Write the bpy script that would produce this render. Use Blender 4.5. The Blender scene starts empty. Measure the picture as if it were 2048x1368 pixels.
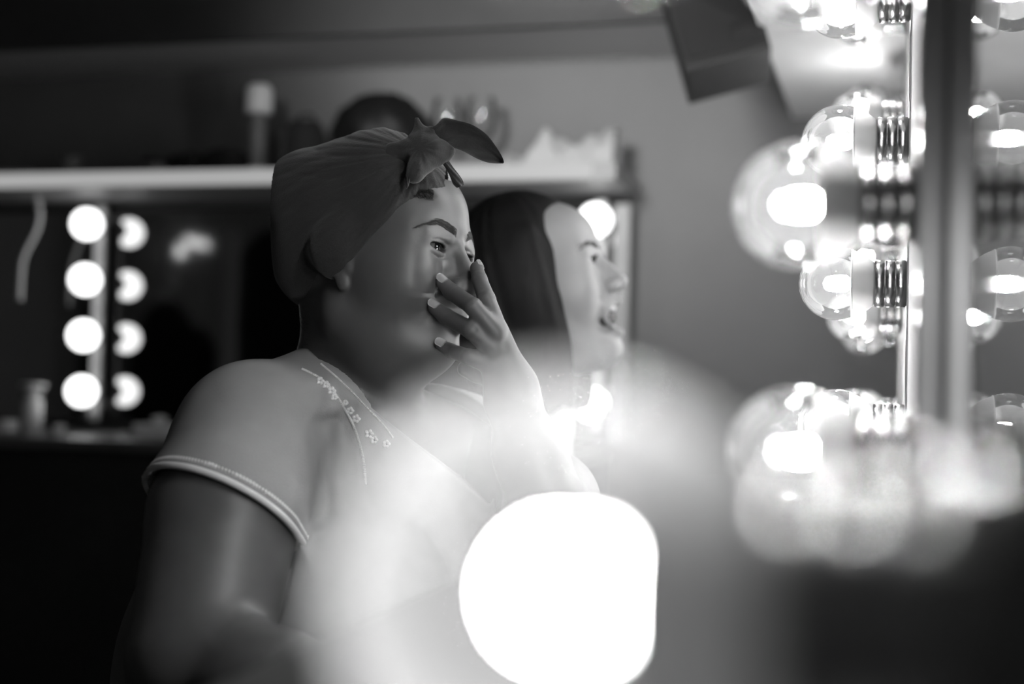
import bpy, bmesh, math, random
import numpy as np
from mathutils import Vector, Matrix
random.seed(7); rng = np.random.default_rng(7)
SC = bpy.context.scene
COL = SC.collection
R = math.radians
# ------------------------------------------------------------------ camera, world, exposure
FPX = 50/36*2048
CAMZ = 0.97
cd = bpy.data.cameras.new('camera'); cam = bpy.data.objects.new('camera', cd); COL.objects.link(cam)
cd.lens = 50; cd.sensor_width = 36; cd.clip_start = 0.01; cd.clip_end = 50
cd.dof.use_dof = True; cd.dof.focus_distance = 1.50; cd.dof.aperture_fstop = 2.2
CM = Matrix.Rotation(R(91.67), 3, 'X') @ Matrix.Rotation(R(1.3), 3, 'Z')
cam.matrix_world = Matrix.Translation((0, 0, CAMZ)) @ CM.to_4x4()
SC.camera = cam
w = bpy.data.worlds.new('world'); SC.world = w; w.use_nodes = True
w.node_tree.nodes['Background'].inputs[0].default_value = (1, 1, 1, 1)
w.node_tree.nodes['Background'].inputs[1].default_value = 0.02
vs = SC.view_settings
SC.display_settings.display_device = 'sRGB'
vs.view_transform = 'Standard'; vs.look = 'None'; vs.exposure = 0.0; vs.gamma = 1.0; vs.use_curve_mapping = False
SC.cycles.max_bounces = 10; SC.cycles.transparent_max_bounces = 24
SC.cycles.caustics_reflective = False; SC.cycles.caustics_refractive = False
SC.cycles.sample_clamp_indirect = 4.0
FILAMENT = 520.0      # clear vanity bulbs beside the camera
OPAL = 3.0           # opal vanity bulbs on the far mirror

A15 = R(15.0); CS, SN = math.cos(A15), math.sin(A15)
def P(px, py, Y):
    """point seen at a photo pixel at depth Y"""
    d = CM @ Vector(((px-1024)/FPX, (684-py)/FPX, -1.0)); return Vector((0, 0, CAMZ)) + d*(Y/d.y)
def W(u, v, z):
    """room frame: u along the mirror wall, v out of it into the room"""
    return Vector((u*SN-(v-.030)*CS, u*CS+(v-.030)*SN, z))
# added spotlight, out of view at left, to brighten the far wall
sl = bpy.data.lights.new('station_spotlight', 'SPOT'); so = bpy.data.objects.new('station_spotlight', sl); COL.objects.link(so)
sl.energy = 420; sl.spot_size = R(32); sl.spot_blend = 1.0; sl.shadow_soft_size = .22
so.location = W(.4, .85, 1.77); so.rotation_euler = (P(1140, 150, 3.6)-so.location).to_track_quat('-Z', 'Y').to_euler()
# ------------------------------------------------------------------ materials
def mat(name, c, rough=.6, metal=0., spec=.5, emis=None, noise=0., nscale=8., bump=0., bscale=60., coat=0., sss=0., sheen=0.):
    m = bpy.data.materials.new(name); m.use_nodes = True
    nt = m.node_tree; b = nt.nodes['Principled BSDF']
    b.inputs['Base Color'].default_value = (c, c, c, 1)
    b.inputs['Roughness'].default_value = rough; b.inputs['Metallic'].default_value = metal
    b.inputs['Specular IOR Level'].default_value = spec
    b.inputs['Coat Weight'].default_value = coat; b.inputs['Coat Roughness'].default_value = .05
    b.inputs['Sheen Weight'].default_value = sheen
    if sss:
        b.inputs['Subsurface Weight'].default_value = sss
        b.inputs['Subsurface Radius'].default_value = (1, 1, 1); b.inputs['Subsurface Scale'].default_value = .006
    if emis:
        b.inputs['Emission Color'].default_value = (1, 1, 1, 1); b.inputs['Emission Strength'].default_value = emis
    tc = nt.nodes.new('ShaderNodeTexCoord')
    if noise:
        n = nt.nodes.new('ShaderNodeTexNoise'); n.inputs['Scale'].default_value = nscale; n.inputs['Detail'].default_value = 5
        nt.links.new(tc.outputs['Object'], n.inputs['Vector'])
        mr = nt.nodes.new('ShaderNodeMapRange'); mr.inputs['To Min'].default_value = c*(1-noise); mr.inputs['To Max'].default_value = c*(1+noise)
        mr.inputs['From Min'].default_value = .25; mr.inputs['From Max'].default_value = .75
        nt.links.new(n.outputs['Fac'], mr.inputs['Value']); nt.links.new(mr.outputs[0], b.inputs['Base Color'])
    if bump:
        n2 = nt.nodes.new('ShaderNodeTexNoise'); n2.inputs['Scale'].default_value = bscale; n2.inputs['Detail'].default_value = 4
        nt.links.new(tc.outputs['Object'], n2.inputs['Vector'])
        bp = nt.nodes.new('ShaderNodeBump'); bp.inputs['Strength'].default_value = bump; bp.inputs['Distance'].default_value = .002
        nt.links.new(n2.outputs['Fac'], bp.inputs['Height']); nt.links.new(bp.outputs[0], b.inputs['Normal'])
    return m
def glass_mat(name, frost, ior=1.45, tint=.97, rough=.03, edge=1.6):
    m = bpy.data.materials.new(name); m.use_nodes = True; nt = m.node_tree; nt.nodes.clear()
    N = nt.nodes.new; L = nt.links.new
    out = N('ShaderNodeOutputMaterial'); tr = N('ShaderNodeBsdfTransparent'); tr.inputs[0].default_value = (tint, tint, tint, 1)
    gl = N('ShaderNodeBsdfGlossy'); gl.inputs['Roughness'].default_value = rough
    tl = N('ShaderNodeBsdfTranslucent'); df = N('ShaderNodeBsdfDiffuse')
    mx0 = N('ShaderNodeMixShader'); L(tl.outputs[0], mx0.inputs[1]); L(df.outputs[0], mx0.inputs[2]); mx0.inputs[0].default_value = .5
    # dust and thickness show more where the shell is seen edge-on
    lw = N('ShaderNodeLayerWeight'); lw.inputs['Blend'].default_value = .35
    mm = N('ShaderNodeMath'); mm.operation = 'MULTIPLY_ADD'; mm.inputs[1].default_value = frost*edge; mm.inputs[2].default_value = frost
    L(lw.outputs['Facing'], mm.inputs[0])
    mx1 = N('ShaderNodeMixShader'); L(mm.outputs[0], mx1.inputs[0]); L(tr.outputs[0], mx1.inputs[1]); L(mx0.outputs[0], mx1.inputs[2])
    fr = N('ShaderNodeFresnel'); fr.inputs[0].default_value = ior
    mx2 = N('ShaderNodeMixShader'); L(fr.outputs[0], mx2.inputs[0]); L(mx1.outputs[0], mx2.inputs[1]); L(gl.outputs[0], mx2.inputs[2])
    L(mx2.outputs[0], out.inputs[0]); return m
def neck_mat(name, c, t):
    m = bpy.data.materials.new(name); m.use_nodes = True; nt = m.node_tree; nt.nodes.clear(); N = nt.nodes.new; L = nt.links.new
    out = N('ShaderNodeOutputMaterial'); df = N('ShaderNodeBsdfDiffuse'); df.inputs[0].default_value = (c, c, c, 1)
    gl = N('ShaderNodeBsdfGlossy'); gl.inputs['Roughness'].default_value = .4; gl.inputs[0].default_value = (.7, .7, .7, 1)
    tl = N('ShaderNodeBsdfTranslucent'); m1 = N('ShaderNodeMixShader'); m1.inputs[0].default_value = .12; m2 = N('ShaderNodeMixShader'); m2.inputs[0].default_value = t
    L(df.outputs[0], m1.inputs[1]); L(gl.outputs[0], m1.inputs[2]); L(m1.outputs[0], m2.inputs[1]); L(tl.outputs[0], m2.inputs[2]); L(m2.outputs[0], out.inputs[0]); return m
def brushed(name, c, rough=.25, scale=900.):
    m = mat(name, c, rough, 1.0); nt = m.node_tree; b = nt.nodes['Principled BSDF']
    tc = nt.nodes.new('ShaderNodeTexCoord'); mp = nt.nodes.new('ShaderNodeMapping'); mp.inputs['Scale'].default_value = (scale, 8, 8)
    n = nt.nodes.new('ShaderNodeTexNoise'); n.inputs['Scale'].default_value = 1
    nt.links.new(tc.outputs['Object'], mp.inputs[0]); nt.links.new(mp.outputs[0], n.inputs['Vector'])
    bp = nt.nodes.new('ShaderNodeBump'); bp.inputs['Strength'].default_value = .25; bp.inputs['Distance'].default_value = .0004
    nt.links.new(n.outputs['Fac'], bp.inputs['Height']); nt.links.new(bp.outputs[0], b.inputs['Normal']); return m
M = dict(
    shelf=mat('satin shelf board', .24, .5), farcounter=mat('grey counter', .10, .4), soffit=mat('matt soffit board', .60, .7, noise=.08, nscale=7), bulkhead=mat('painted bulkhead', .5, .8), wall=mat('painted wall', .155, .8, noise=.12, nscale=2.5, bump=.2), wall_dark=mat('dark painted wall', .22, .8, noise=.2, nscale=3),
    ceiling=mat('dark ceiling', .05, .9), floor=mat('dark floor', .04, .5, noise=.3),
    white=mat('white laminate', .78, .5, noise=.05, nscale=5), counter=mat('black counter', .018, .35),
    mirror=mat('mirror silver', .86, .015, 1.0), dmirror=mat('aged mirror silver', .38, .05, 1.0),
    chrome=mat('dark polished bar', .36, .28, .95), pole=mat('white enamelled bar', .45, .35),
    steel=brushed('brushed steel', .72), edge=mat('mirror glass edge', .25, .1, .6),
    clear=glass_mat('clear bulb glass', .018), veil=glass_mat('hazy bulb glass', .046, ior=1.10, rough=.12, edge=4.), tumbler=glass_mat('stemware glass', .06),
    ring=mat('glass rim', .75, .3), neck=neck_mat('satin reflector neck', .72, .002), neck_thin=neck_mat('thin frosted neck', .72, .016), ceramic=mat('black lamp collar', .03, .3),
    glow=mat('glowing lamp capsule', .8, .5, emis=FILAMENT), opal=mat('opal lamp glass', .8, .4, emis=OPAL), lampglow=mat('lit panel', .8, .4, emis=2.6), led=mat('lit edge diffuser', .03, .5, emis=.40), glow_dim=mat('dimmed lamp capsule', .8, .5, emis=230.), glow_near=mat('dimmer lamp capsule', .8, .5, emis=150.), wall_pale=mat('pale side wall', .36, .8),
    fascia=mat('dark fascia board', .035, .7, noise=.1), black=mat('black plastic', .008, .6), black_cloth=mat('black cloth', .012, .9, bump=.5, bscale=200), hair=mat('dark hair', .010, .5, spec=.2),
    cloth=mat('pale cloth', .42, .9, bump=.4, bscale=90), cream=mat('cream plastic', .85, .4), grey=mat('grey plastic', .2, .5),
    paper=mat('pale paper', .85, .7), clip=mat('bright metal clip', .8, .22, 1.0),
)
# ------------------------------------------------------------------ object helpers
def setp(o, label=None, cat=None, group=None, kind=None):
    if label: o['label'] = label
    if cat: o['category'] = cat
    if group: o['group'] = group
    if kind: o['kind'] = kind
    return o
def empty(name, loc, rz=0., label=None, cat=None, group=None):
    o = bpy.data.objects.new(name, None); COL.objects.link(o); o.empty_display_size = .05
    o.location = loc; o.rotation_euler = (0, 0, rz); return setp(o, label, cat, group)
def link(name, me, m, parent=None, loc=None, rz=None, smooth=True):
    o = bpy.data.objects.new(name, me); COL.objects.link(o)
    for mm in (m if isinstance(m, (list, tuple)) else [m]): me.materials.append(mm)
    if smooth:
        me.polygons.foreach_set('use_smooth', [True]*len(me.polygons))
    if parent: o.parent = parent
    if loc is not None: o.location = loc
    if rz is not None: o.rotation_euler = (0, 0, rz)
    me.update(); return o
def mesh(name, v, f):
    me = bpy.data.meshes.new(name); me.from_pydata([tuple(x) for x in v], [], [tuple(x) for x in f]); me.update(); return me
def boxmesh(name, lo, hi, bev=.0):
    bm = bmesh.new(); bmesh.ops.create_cube(bm, size=1)
    lo = Vector(lo); hi = Vector(hi); c = (lo+hi)/2; s = hi-lo
    for vv in bm.verts: vv.co = Vector((vv.co.x*s.x, vv.co.y*s.y, vv.co.z*s.z))+c
    if bev: bmesh.ops.bevel(bm, geom=bm.edges[:], offset=bev, segments=2, affect='EDGES', profile=.7)
    me = bpy.data.meshes.new(name); bm.to_mesh(me); bm.free(); return me
def lathe(name, prof, n=48, axis='z'):
    """prof: list of (h, r); axis 'x-' turns it to point along local -x"""
    v = []; f = []
    for h, r in prof:
        for k in range(n):
            a = 2*math.pi*k/n; c, s = max(r, 1e-5)*math.cos(a), max(r, 1e-5)*math.sin(a)
            v.append((c, s, h) if axis == 'z' else (-h, c, s))
    for i in range(len(prof)-1):
        for k in range(n):
            a, b = i*n+k, i*n+(k+1) % n
            f.append((a, b, b+n, a+n) if axis == 'z' else (a, b, b+n, a+n))
    me = mesh(name, v, f)
    bm = bmesh.new(); bm.from_mesh(me); bmesh.ops.remove_doubles(bm, verts=bm.verts, dist=2e-5)
    bmesh.ops.recalc_face_normals(bm, faces=bm.faces); bm.to_mesh(me); bm.free(); return me
def tube(name, pts, r, n=8):
    """tapered tube through points; r number or list"""
    pts = [Vector(p) for p in pts]; k = len(pts); rr = r if isinstance(r, (list, tuple)) else [r]*k
    v = []; f = []
    up = Vector((0, 0, 1)); prev = None
    for i, p in enumerate(pts):
        t = (pts[min(i+1, k-1)]-pts[max(i-1, 0)]).normalized()
        if prev is None: a = t.orthogonal().normalized()
        else: a = (prev-t*prev.dot(t)).normalized()
        prev = a; b = t.cross(a)
        for j in range(n):
            an = 2*math.pi*j/n; v.append(p+(a*math.cos(an)+b*math.sin(an))*rr[i])
    for i in range(k-1):
        for j in range(n):
            f.append((i*n+j, i*n+(j+1) % n, (i+1)*n+(j+1) % n, (i+1)*n+j))
    f.append(tuple(range(n-1, -1, -1))); f.append(tuple(range((k-1)*n, k*n)))
    return v, f
def merge(parts):
    V = []; F = []
    for v, f in parts:
        o = len(V); V += [tuple(x) for x in v]; F += [tuple(i+o for i in q) for q in f]
    return V, F
def catmull(pts, n=6):
    pts = [Vector(p) for p in pts]; out = []
    for i in range(len(pts)-1):
        p0 = pts[max(i-1, 0)]; p1 = pts[i]; p2 = pts[i+1]; p3 = pts[min(i+2, len(pts)-1)]
        for k in range(n):
            t = k/n
            out.append(.5*((2*p1)+(p2-p0)*t+(2*p0-5*p1+4*p2-p3)*t*t+(3*p1-p0-3*p2+p3)*t**3))
    out.append(pts[-1]); return out
def rbox(name, u0, u1, v0, v1, z0, z1, m, kind='structure', label=None, cat=None, parent=None, bev=.0):
    """box in room coordinates; origin at its base centre"""
    c = W((u0+u1)/2, (v0+v1)/2, z0); du, dv, dz = (u1-u0)/2, (v1-v0)/2, z1-z0
    me = boxmesh(name, (-dv, -du, 0), (dv, du, dz), bev)
    o = link(name, me, m, parent, c, -A15, smooth=False)
    if kind and not parent and not label: o['kind'] = kind
    return setp(o, label, cat)
# ------------------------------------------------------------------ the room
UB = 3.55
rbox('floor', -1.6, UB+.1, -.11, 3.7, -.05, 0, M['floor'])
rbox('ceiling', -1.6, UB+.1, -.11, 3.7, 2.45, 2.5, M['ceiling'])
rbox('wall_back', UB, UB+.1, -.11, 3.7, 0, 2.45, M['wall'])
rbox('wall_right', -1.6, UB, -.11, -.012, 0, 2.45, M['wall'])
rbox('wall_left', -1.6, UB, 3.6, 3.7, 0, 2.45, M['wall_pale'])
rbox('wall_front', -1.6, -1.5, -.012, 3.6, 0, 2.45, M['wall_dark'])
rbox('trim_1', 3.225, UB, .28, 3.6, 1.81, 2.45, M['bulkhead'])
rbox('trim_3', 3.20, 3.225, .28, 3.6, 1.807, 2.45, M['fascia'])          # bulkhead over the shelf
rbox('trim_2', .55, UB, -.012, .277, 1.64, 2.45, M['soffit'])        # white soffit over the mirrors

# long mirror by the camera
mt = rbox('vanity_mirror', -.30, 3.30, -.0115, 0.0, .835, 1.60, M['edge'], None, 'long frameless wall mirror behind the bright bulb columns on the right', 'mirror')
gl = rbox('reflective_face', -.297, 3.297, 0.0, .0006, .838, 1.597, M['mirror'], None)
gl.parent = mt; gl.matrix_parent_inverse = (Matrix.Translation(mt.location) @ Matrix.Rotation(-A15, 4, 'Z')).inverted()
ct = empty('makeup_counter', W(1.16, .18, 0), -A15, 'black makeup counter running along the wall under the long mirror', 'counter')
link('countertop', boxmesh('countertop', (-.20, -1.46, .78), (.19, 1.46, .805), .004), M['counter'], ct, smooth=False)
link('drawer_unit', boxmesh('drawer_unit', (-.16, -1.44, .62), (.19, 1.44, .779)), M['black'], ct, smooth=False)
for y in (-1.41, 1.41): link('side_panel', boxmesh('side_panel', (-.16, y-.015, 0), (.19, y+.015, .619)), M['black'], ct, smooth=False)

# ---- light bars and clear bulbs
BZ = [.932, 1.086, 1.240, 1.394, 1.548]  # topmost row is added to throw light on the soffit
def socket_mesh():
    pr = [(.0, 0), (.0, .0238)]
    for k in range(3):
        a = .0004+k*.011
        pr += [(a, .0238), (a+.0006, .0252), (a+.0098, .0252), (a+.0104, .0238)]
    pr += [(.0332, .0215), (.0332, .0)]
    return lathe('socket', pr, 64, 'x-')
def globe_mesh():
    pr = []
    for k in range(33):
        a = math.acos(-.42)*(1-k/32)
        pr.append((.073+.040*math.cos(a), .040*math.sin(a)))
    return lathe('glass_globe', pr, 72, 'x-')
def neck_mesh():
    return lathe('reflector_neck', [(.056, .0360), (.0535, .0355), (.047, .0325), (.040, .0282), (.0345, .0240), (.033, .0215), (.033, .0), ], 64, 'x-')
def neck_cap(): return lathe('collar', [(.0325, .0), (.0325, .0232), (.0345, .0240), (.0355, .0238)], 48, 'x-')
def rim_mesh():
    pr = [(.0562+.0010*math.cos(t), .0362+.0010*math.sin(t)) for t in np.linspace(0, 2*math.pi, 9)]
    return lathe('glass_rim', pr, 72, 'x-')
def capsule_mesh():
    pr = [(.0575, 0)]+[(.064-.0065*math.cos(t), .0092*math.sin(t)) for t in np.linspace(.3, 1.57, 4)]+[(.072+.0085*math.sin(t), .0092*math.cos(t)) for t in np.linspace(0, 1.57, 5)]
    return lathe('glowing_capsule', pr, 12, 'x-')
def stem_mesh():
    v, f = merge([tube('w', [(-.046, s*.004, 0), (-.058, s*.0045, 0)], .0008, 6) for s in (-1, 1)]+[tube('s', [(-.040, 0, 0), (-.058, 0, 0)], [.008, .0045], 12)])
    return mesh('lamp_stem', v, f)
SM, GM, NM, RM, KM, TM = socket_mesh(), globe_mesh(), neck_mesh(), rim_mesh(), capsule_mesh(), stem_mesh()
def clear_bulb(u, z, label, group, glass, glow=None):
    t = empty('light_bulb', W(u, .050, z), -A15, label, 'light bulb', group)
    off = Vector((.033, 0, 0))
    for nm, me, m in (('glass_globe', GM, glass), ('reflector_neck', NM, M['neck_thin'] if glass is M['veil'] else M['neck']), ('glass_rim', RM, M['ring']), ('glowing_capsule', KM, glow or M['glow']), ('lamp_stem', TM, M['steel'])):
        o = bpy.data.objects.new(nm, me); COL.objects.link(o); o.parent = t; o.location = off
        if not me.materials:
            me.materials.append(m); me.polygons.foreach_set('use_smooth', [True]*len(me.polygons))
        if me.materials[0] != m:
            o.material_slots[0].link = 'OBJECT'; o.material_slots[0].material = m
    return t
def bar_thing(u, zs, z0, z1, label, half=.028):
    t = empty('light_bar', W(u, .0006, z0), -A15, label, 'light bar')
    link('bar_body', boxmesh('bar_body', (-.0164, -half, 0), (0, half, z1-z0), .0022), M['chrome'], t, smooth=False)
    for z in zs:
        o = bpy.data.objects.new('socket', SM); COL.objects.link(o); o.parent = t; o.location = (-.0165, 0, z-z0)
    return t
SM.materials.append(M['steel']); SM.polygons.foreach_set('use_smooth', [True]*len(SM.polygons))
UC = [.905, 1.575, 2.255, 2.93]
names = ['nearest full column, large and slightly blurred', 'sharply focused middle column', 'third column back behind the sharp one', 'farthest column']
rows = ['lowest bulb', 'second bulb from the bottom', 'third bulb from the bottom', 'second bulb from the top', 'topmost bulb']
for i, u in enumerate(UC):
    bar_thing(u, BZ, .868, 1.595, 'metal light bar on the long mirror holding the '+names[i].split(',')[0])
    for k, z in enumerate(BZ):
        clear_bulb(u, z, 'clear globe bulb, '+rows[k]+' of the '+names[i].split(',')[0].replace(' behind the sharp one', ''), 'clear globe bulbs beside the long mirror', M['clear'], M['glow_dim'] if i == 3 else None)
bar_thing(.255, [.932], .904, .960, 'short metal light plate at the bottom right holding the huge blurred bulb', .028)
bar_thing(.255, [1.086], 1.058, 1.114, 'short metal light plate above the frame, over the closest bulb', .028)
clear_bulb(.255, 1.086, 'clear globe bulb just above the huge closest bulb', 'clear globe bulbs beside the long mirror', M['clear'], M['glow_dim'])  # bulb and its plate added out of view to light the socket below
clear_bulb(.255, .932, 'huge out-of-focus glowing globe bulb closest to the viewer at bottom centre', 'clear globe bulbs beside the long mirror', M['veil'], M['glow_near'])
# mirror clip under the near bar
c0 = W(.60, .0008, .905)
v = [(-.0005, -.004, 0), (-.0005, .004, 0), (-.011, .005, .026), (-.011, -.005, .026), (0, -.005, .030), (0, .005, .030), (0, .004, -.001), (0, -.004, -.001)]
f = [(0, 3, 2, 1), (3, 4, 5, 2), (0, 7, 4, 3), (1, 2, 5, 6), (0, 1, 6, 7), (4, 7, 6, 5)]
setp(link('mirror_clip', mesh('mirror_clip', v, f), M['clip'], None, c0, -A15, smooth=False), 'bright wedge-shaped metal clip on the mirror below the near bulbs', 'mirror clip')

# ---- far wall: mirror, opal bulbs, shelf, counter
bm_ = rbox('wall_mirror', 3.505, UB, .69, 3.45, .83, 1.43, M['black'], None, 'wide mirror on the far wall below the white shelf', 'mirror')
gl = rbox('reflective_face', 3.500, 3.505, .70, 3.44, .84, 1.42, M['dmirror'], None)
gl.parent = bm_; gl.matrix_parent_inverse = (Matrix.Translation(bm_.location) @ Matrix.Rotation(-A15, 4, 'Z')).inverted()
fe_ = rbox('frame_edge', 3.455, 3.50, .662, .700, .83, 1.42, M['grey'], None)
fe_.parent = bm_; fe_.matrix_parent_inverse = (Matrix.Translation(bm_.location) @ Matrix.Rotation(-A15, 4, 'Z')).inverted()
BZ2 = [.923, 1.073, 1.223, 1.373]
def yprof(me_prof, name, n=32):          # lathe along local -y (towards the viewer)
    me = lathe(name, me_prof, n, 'x-'); me.transform(Matrix.Rotation(math.pi/2, 4, 'Z')); return me
OG = yprof([(.012, 0), (.012, .018), (.02, .020)]+[(.062-.0405*math.cos(t), .0405*math.sin(t)) for t in np.linspace(.55, math.pi, 22)], 'opal_globe')
OS = yprof([(0, 0), (0, .022), (.014, .022), (.014, 0)], 'lamp_holder')
for v_, side in ((2.13, 'left'), (.735, 'right')):
    t = empty('light_strip', W(3.47, v_, .86), -A15, 'white enamelled light strip at the %s end of the far mirror' % side, 'light strip')
    link('strip_body', boxmesh('strip_body', (-.014, -.018, 0), (.014, 0, .57), .003), M['pole'], t, smooth=False)
    for z in (.03, .54): link('standoff', boxmesh('standoff', (-.008, 0, z-.008), (.008, .0298, z+.008)), M['pole'], t, smooth=False)
    for z in BZ2:
        o = bpy.data.objects.new('lamp_holder', OS); COL.objects.link(o); o.parent = t; o.location = (0, -.018, z-.86)
    for k, z in enumerate(BZ2):
        o = bpy.data.objects.new('opal_bulb', OG); COL.objects.link(o); o.location = W(3.452, v_, z); o.rotation_euler = (0, 0, -A15)
        setp(o, 'round white glowing bulb, %s in the %s column on the far mirror' % (['lowest', 'second from the bottom', 'third from the bottom', 'topmost'][k], side), 'light bulb', 'opal bulbs on the far mirror')
for me, m in ((OG, M['opal']), (OS, M['pole'])):
    me.materials.append(m); me.polygons.foreach_set('use_smooth', [True]*len(me.polygons))
sh = rbox('wall_shelf', 3.25, UB, .66, 3.58, 1.449, 1.492, M['shelf'], None, 'long white shelf across the far wall above the mirror', 'shelf', bev=.003)
le = rbox('lit_edge', 3.242, 3.2498, .715, 3.56, 1.453, 1.490, M['led'], None)  # glowing strip added to brighten the shelf front
le.parent = sh; le.matrix_parent_inverse = (Matrix.Translation(sh.location) @ Matrix.Rotation(-A15, 4, 'Z')).inverted()
fc = empty('dressing_counter', W(3.30, 2.12, 0), -A15, 'dark dressing counter below the far mirror at the left', 'counter')
link('countertop', boxmesh('countertop', (-1.45, -.25, .785), (1.43, .2, .812), .004), M['farcounter'], fc, smooth=False)
link('front_panel', boxmesh('front_panel', (-1.43, -.23, 0), (1.42, -.21, .784)), M['black_cloth'], fc, smooth=False)
link('back_panel', boxmesh('back_panel', (-1.43, .16, 0), (1.42, .18, .784)), M['black_cloth'], fc, smooth=False)

# ---- things on the shelf (top z 1.492)
ZS = 1.492
def onshelf(px, u, z=ZS):
    """room point on the shelf seen in column px"""
    k = (px-1024)/FPX; Y = u/(CS+SN*k); X = k*Y; v_ = -X*CS+Y*SN+.03; return W(u-.0, v_, z)
def thing_lathe(name, loc, parts, label, cat, group=None):
    t = empty(name, loc, -A15, label, cat, group)
    for nm, prof, m in parts: link(nm, lathe(nm, prof, 32), m, t)
    return t
thing_lathe('spray_can', onshelf(505, 3.36), [('can_body', [(.006, 0), (.006, .021), (.155, .021), (.163, .014), (.163, 0)], M['grey']), ('base_ring', [(0, 0), (0, .027), (.018, .027), (.018, .0)], M['cream']),
            ('cap', [(.160, 0), (.160, .033), (.163, .035), (.222, .034), (.234, .026), (.236, 0)], M['paper'])], 'tall slim canister with a pale cap standing on the far shelf', 'canister')
for px in (884, 952):
    thing_lathe('stemmed_glass', onshelf(px, 3.40), [('foot', [(0, 0), (0, .034), (.003, .032), (.006, .005), (.006, 0)], M['tumbler']), ('stem', [(.006, .0045), (.075, .004), (.08, .006)], M['tumbler']),
            ('bowl', [(.080, 0), (.083, .012), (.095, .027), (.115, .036), (.140, .040), (.170, .037), (.196, .032), (.196, .031)], M['tumbler'])],
            ('clear stemmed glass on the far shelf, %s of the pair above the headscarf' % ('left' if px < 900 else 'right')), 'glass', 'stemmed glasses on the shelf')
def blob(name, loc, fn, m, parent=None, nu=40, nv=24):
    v = []; f = []
    for j in range(nv+1):
        ph = -math.pi/2+math.pi*j/nv
        for i in range(nu):
            th = 2*math.pi*i/nu; v.append(fn(th, ph))
    for j in range(nv):
        for i in range(nu): f.append((j*nu+i, j*nu+(i+1) % nu, (j+1)*nu+(i+1) % nu, (j+1)*nu+i))
    return link(name, mesh(name, v, f), m, parent, loc, -A15)
def wigfn(th, ph):
    r = 1+.05*math.sin(7*th+3*ph)*math.cos(ph)+.03*math.sin(17*th-5*ph)
    x, y, z = .128*r*math.cos(ph)*math.cos(th), .11*r*math.cos(ph)*math.sin(th), .102*r*math.sin(ph)
    return (x, y, max(z, -.075)+.112)
wg = empty('wig', onshelf(752, 3.42), -A15, 'round dark curly wig on a stand on the shelf, behind the headscarf', 'wig')
blob('curly_hair', (0, 0, 0), wigfn, M['hair'], wg)
link('wig_stand', lathe('wig_stand', [(0, 0), (0, .06), (.012, .058), (.016, .02), (.06, .018)], 24), M['black'], wg)
def bagfn(sx, sy, sz, seed):
    def fn(th, ph):
        k = lambda a: math.copysign(abs(a)**.55, a)
        r = 1+.06*math.sin(3*th+seed)+.04*math.sin(5*ph+seed*2)
        return (sx*r*k(math.cos(ph))*k(math.cos(th)), sy*k(math.cos(ph))*k(math.sin(th)), sz*(1+r*k(math.sin(ph)) if ph > 0 else 1+k(math.sin(ph))))
    return fn
t = empty('toiletry_bag', onshelf(600, 3.33), -A15, 'black upright bag on the far shelf left of the dark wig', 'bag')
blob('bag_body', (0, 0, 0), bagfn(.040, .05, .065, 1.), M['black_cloth'], t)
v, f = tube('h', catmull([(-.02, 0, .125), (-.018, 0, .145), (.018, 0, .145), (.02, 0, .125)]), .004); link('handle', mesh('handle', v, f), M['black'], t)
for px, sx, sz, lab in ((440, .055, .034, 'low black cosmetics bag next to the tall canister on the far shelf'), (368, .045, .03, 'small black pouch on the far shelf, second dark lump left of the canister')):
    t = empty('cosmetics_bag', onshelf(px, 3.37), -A15, lab, 'bag'); blob('bag_body', (0, 0, 0), bagfn(sx, .045, sz, px), M['black_cloth'], t)
    v, f = tube('z', catmull([(-sx*.7, -.03, sz*1.7), (0, -.032, sz*1.85), (sx*.7, -.03, sz*1.7)]), .002); link('zipper', mesh('zipper', v, f), M['grey'], t)
thing_lathe('cream_jar', onshelf(300, 3.31), [('jar_body', [(0, 0), (0, .03), (.022, .03), (.026, .026)], M['grey']), ('lid', [(.026, 0), (.026, .031), (.038, .031), (.040, .028), (.040, 0)], M['black'])], 'small dim grey jar with dark lid on the far shelf', 'jar')
thing_lathe('drinking_cup', onshelf(130, 3.33), [('cup_body', [(0, 0), (0, .022), (.055, .029), (.055, .027), (.004, .02), (.004, 0)], M['grey'])], 'dim grey cup on the far shelf near its left end', 'cup')
t = empty('palette_case', onshelf(25, 3.32), -A15, 'flat pale makeup palette lying on the shelf at the far left', 'makeup palette')
link('case_base', boxmesh('case_base', (-.055, -.035, 0), (.055, .035, .008), .002), M['cream'], t, smooth=False)
link('case_lid', boxmesh('case_lid', (-.055, -.035, .0085), (.055, .035, .014), .002), M['cloth'], t, smooth=False)
# crumpled cloth
def cloth_lump():
    v = []; f = []; nx, ny = 60, 16
    for layer in (0, 1):
        for i in range(nx+1):
            s = i/nx; x = -.135+.27*s
            prof = .042+.050*math.exp(-((s-.34)/.13)**2)+.060*s**2-.030*math.exp(-((s-.16)/.08)**2)
            for j in range(ny+1):
                t_ = j/ny; y = -.07+.14*t_
                z = prof*math.sin(math.pi*min(max(t_, .0), 1.))**.6+.006*math.sin(31*s+9*t_)+.004*math.sin(17*s-14*t_)
                v.append((x, y, max(z-(.004 if layer else 0), .001 if not layer else 0)))
    n1 = (nx+1)*(ny+1)
    for layer in (0, 1):
        for i in range(nx):
            for j in range(ny):
                a = layer*n1+i*(ny+1)+j; q = (a, a+1, a+ny+2, a+ny+1); f.append(q[::-1] if layer == 0 else q)
    return mesh('crumpled_cloth', v, f)
setp(link('crumpled_cloth', cloth_lump(), M['cloth'], None, onshelf(1118, 3.36), -A15), 'crumpled pale cloth lying on the right end of the far shelf', 'cloth')

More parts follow.
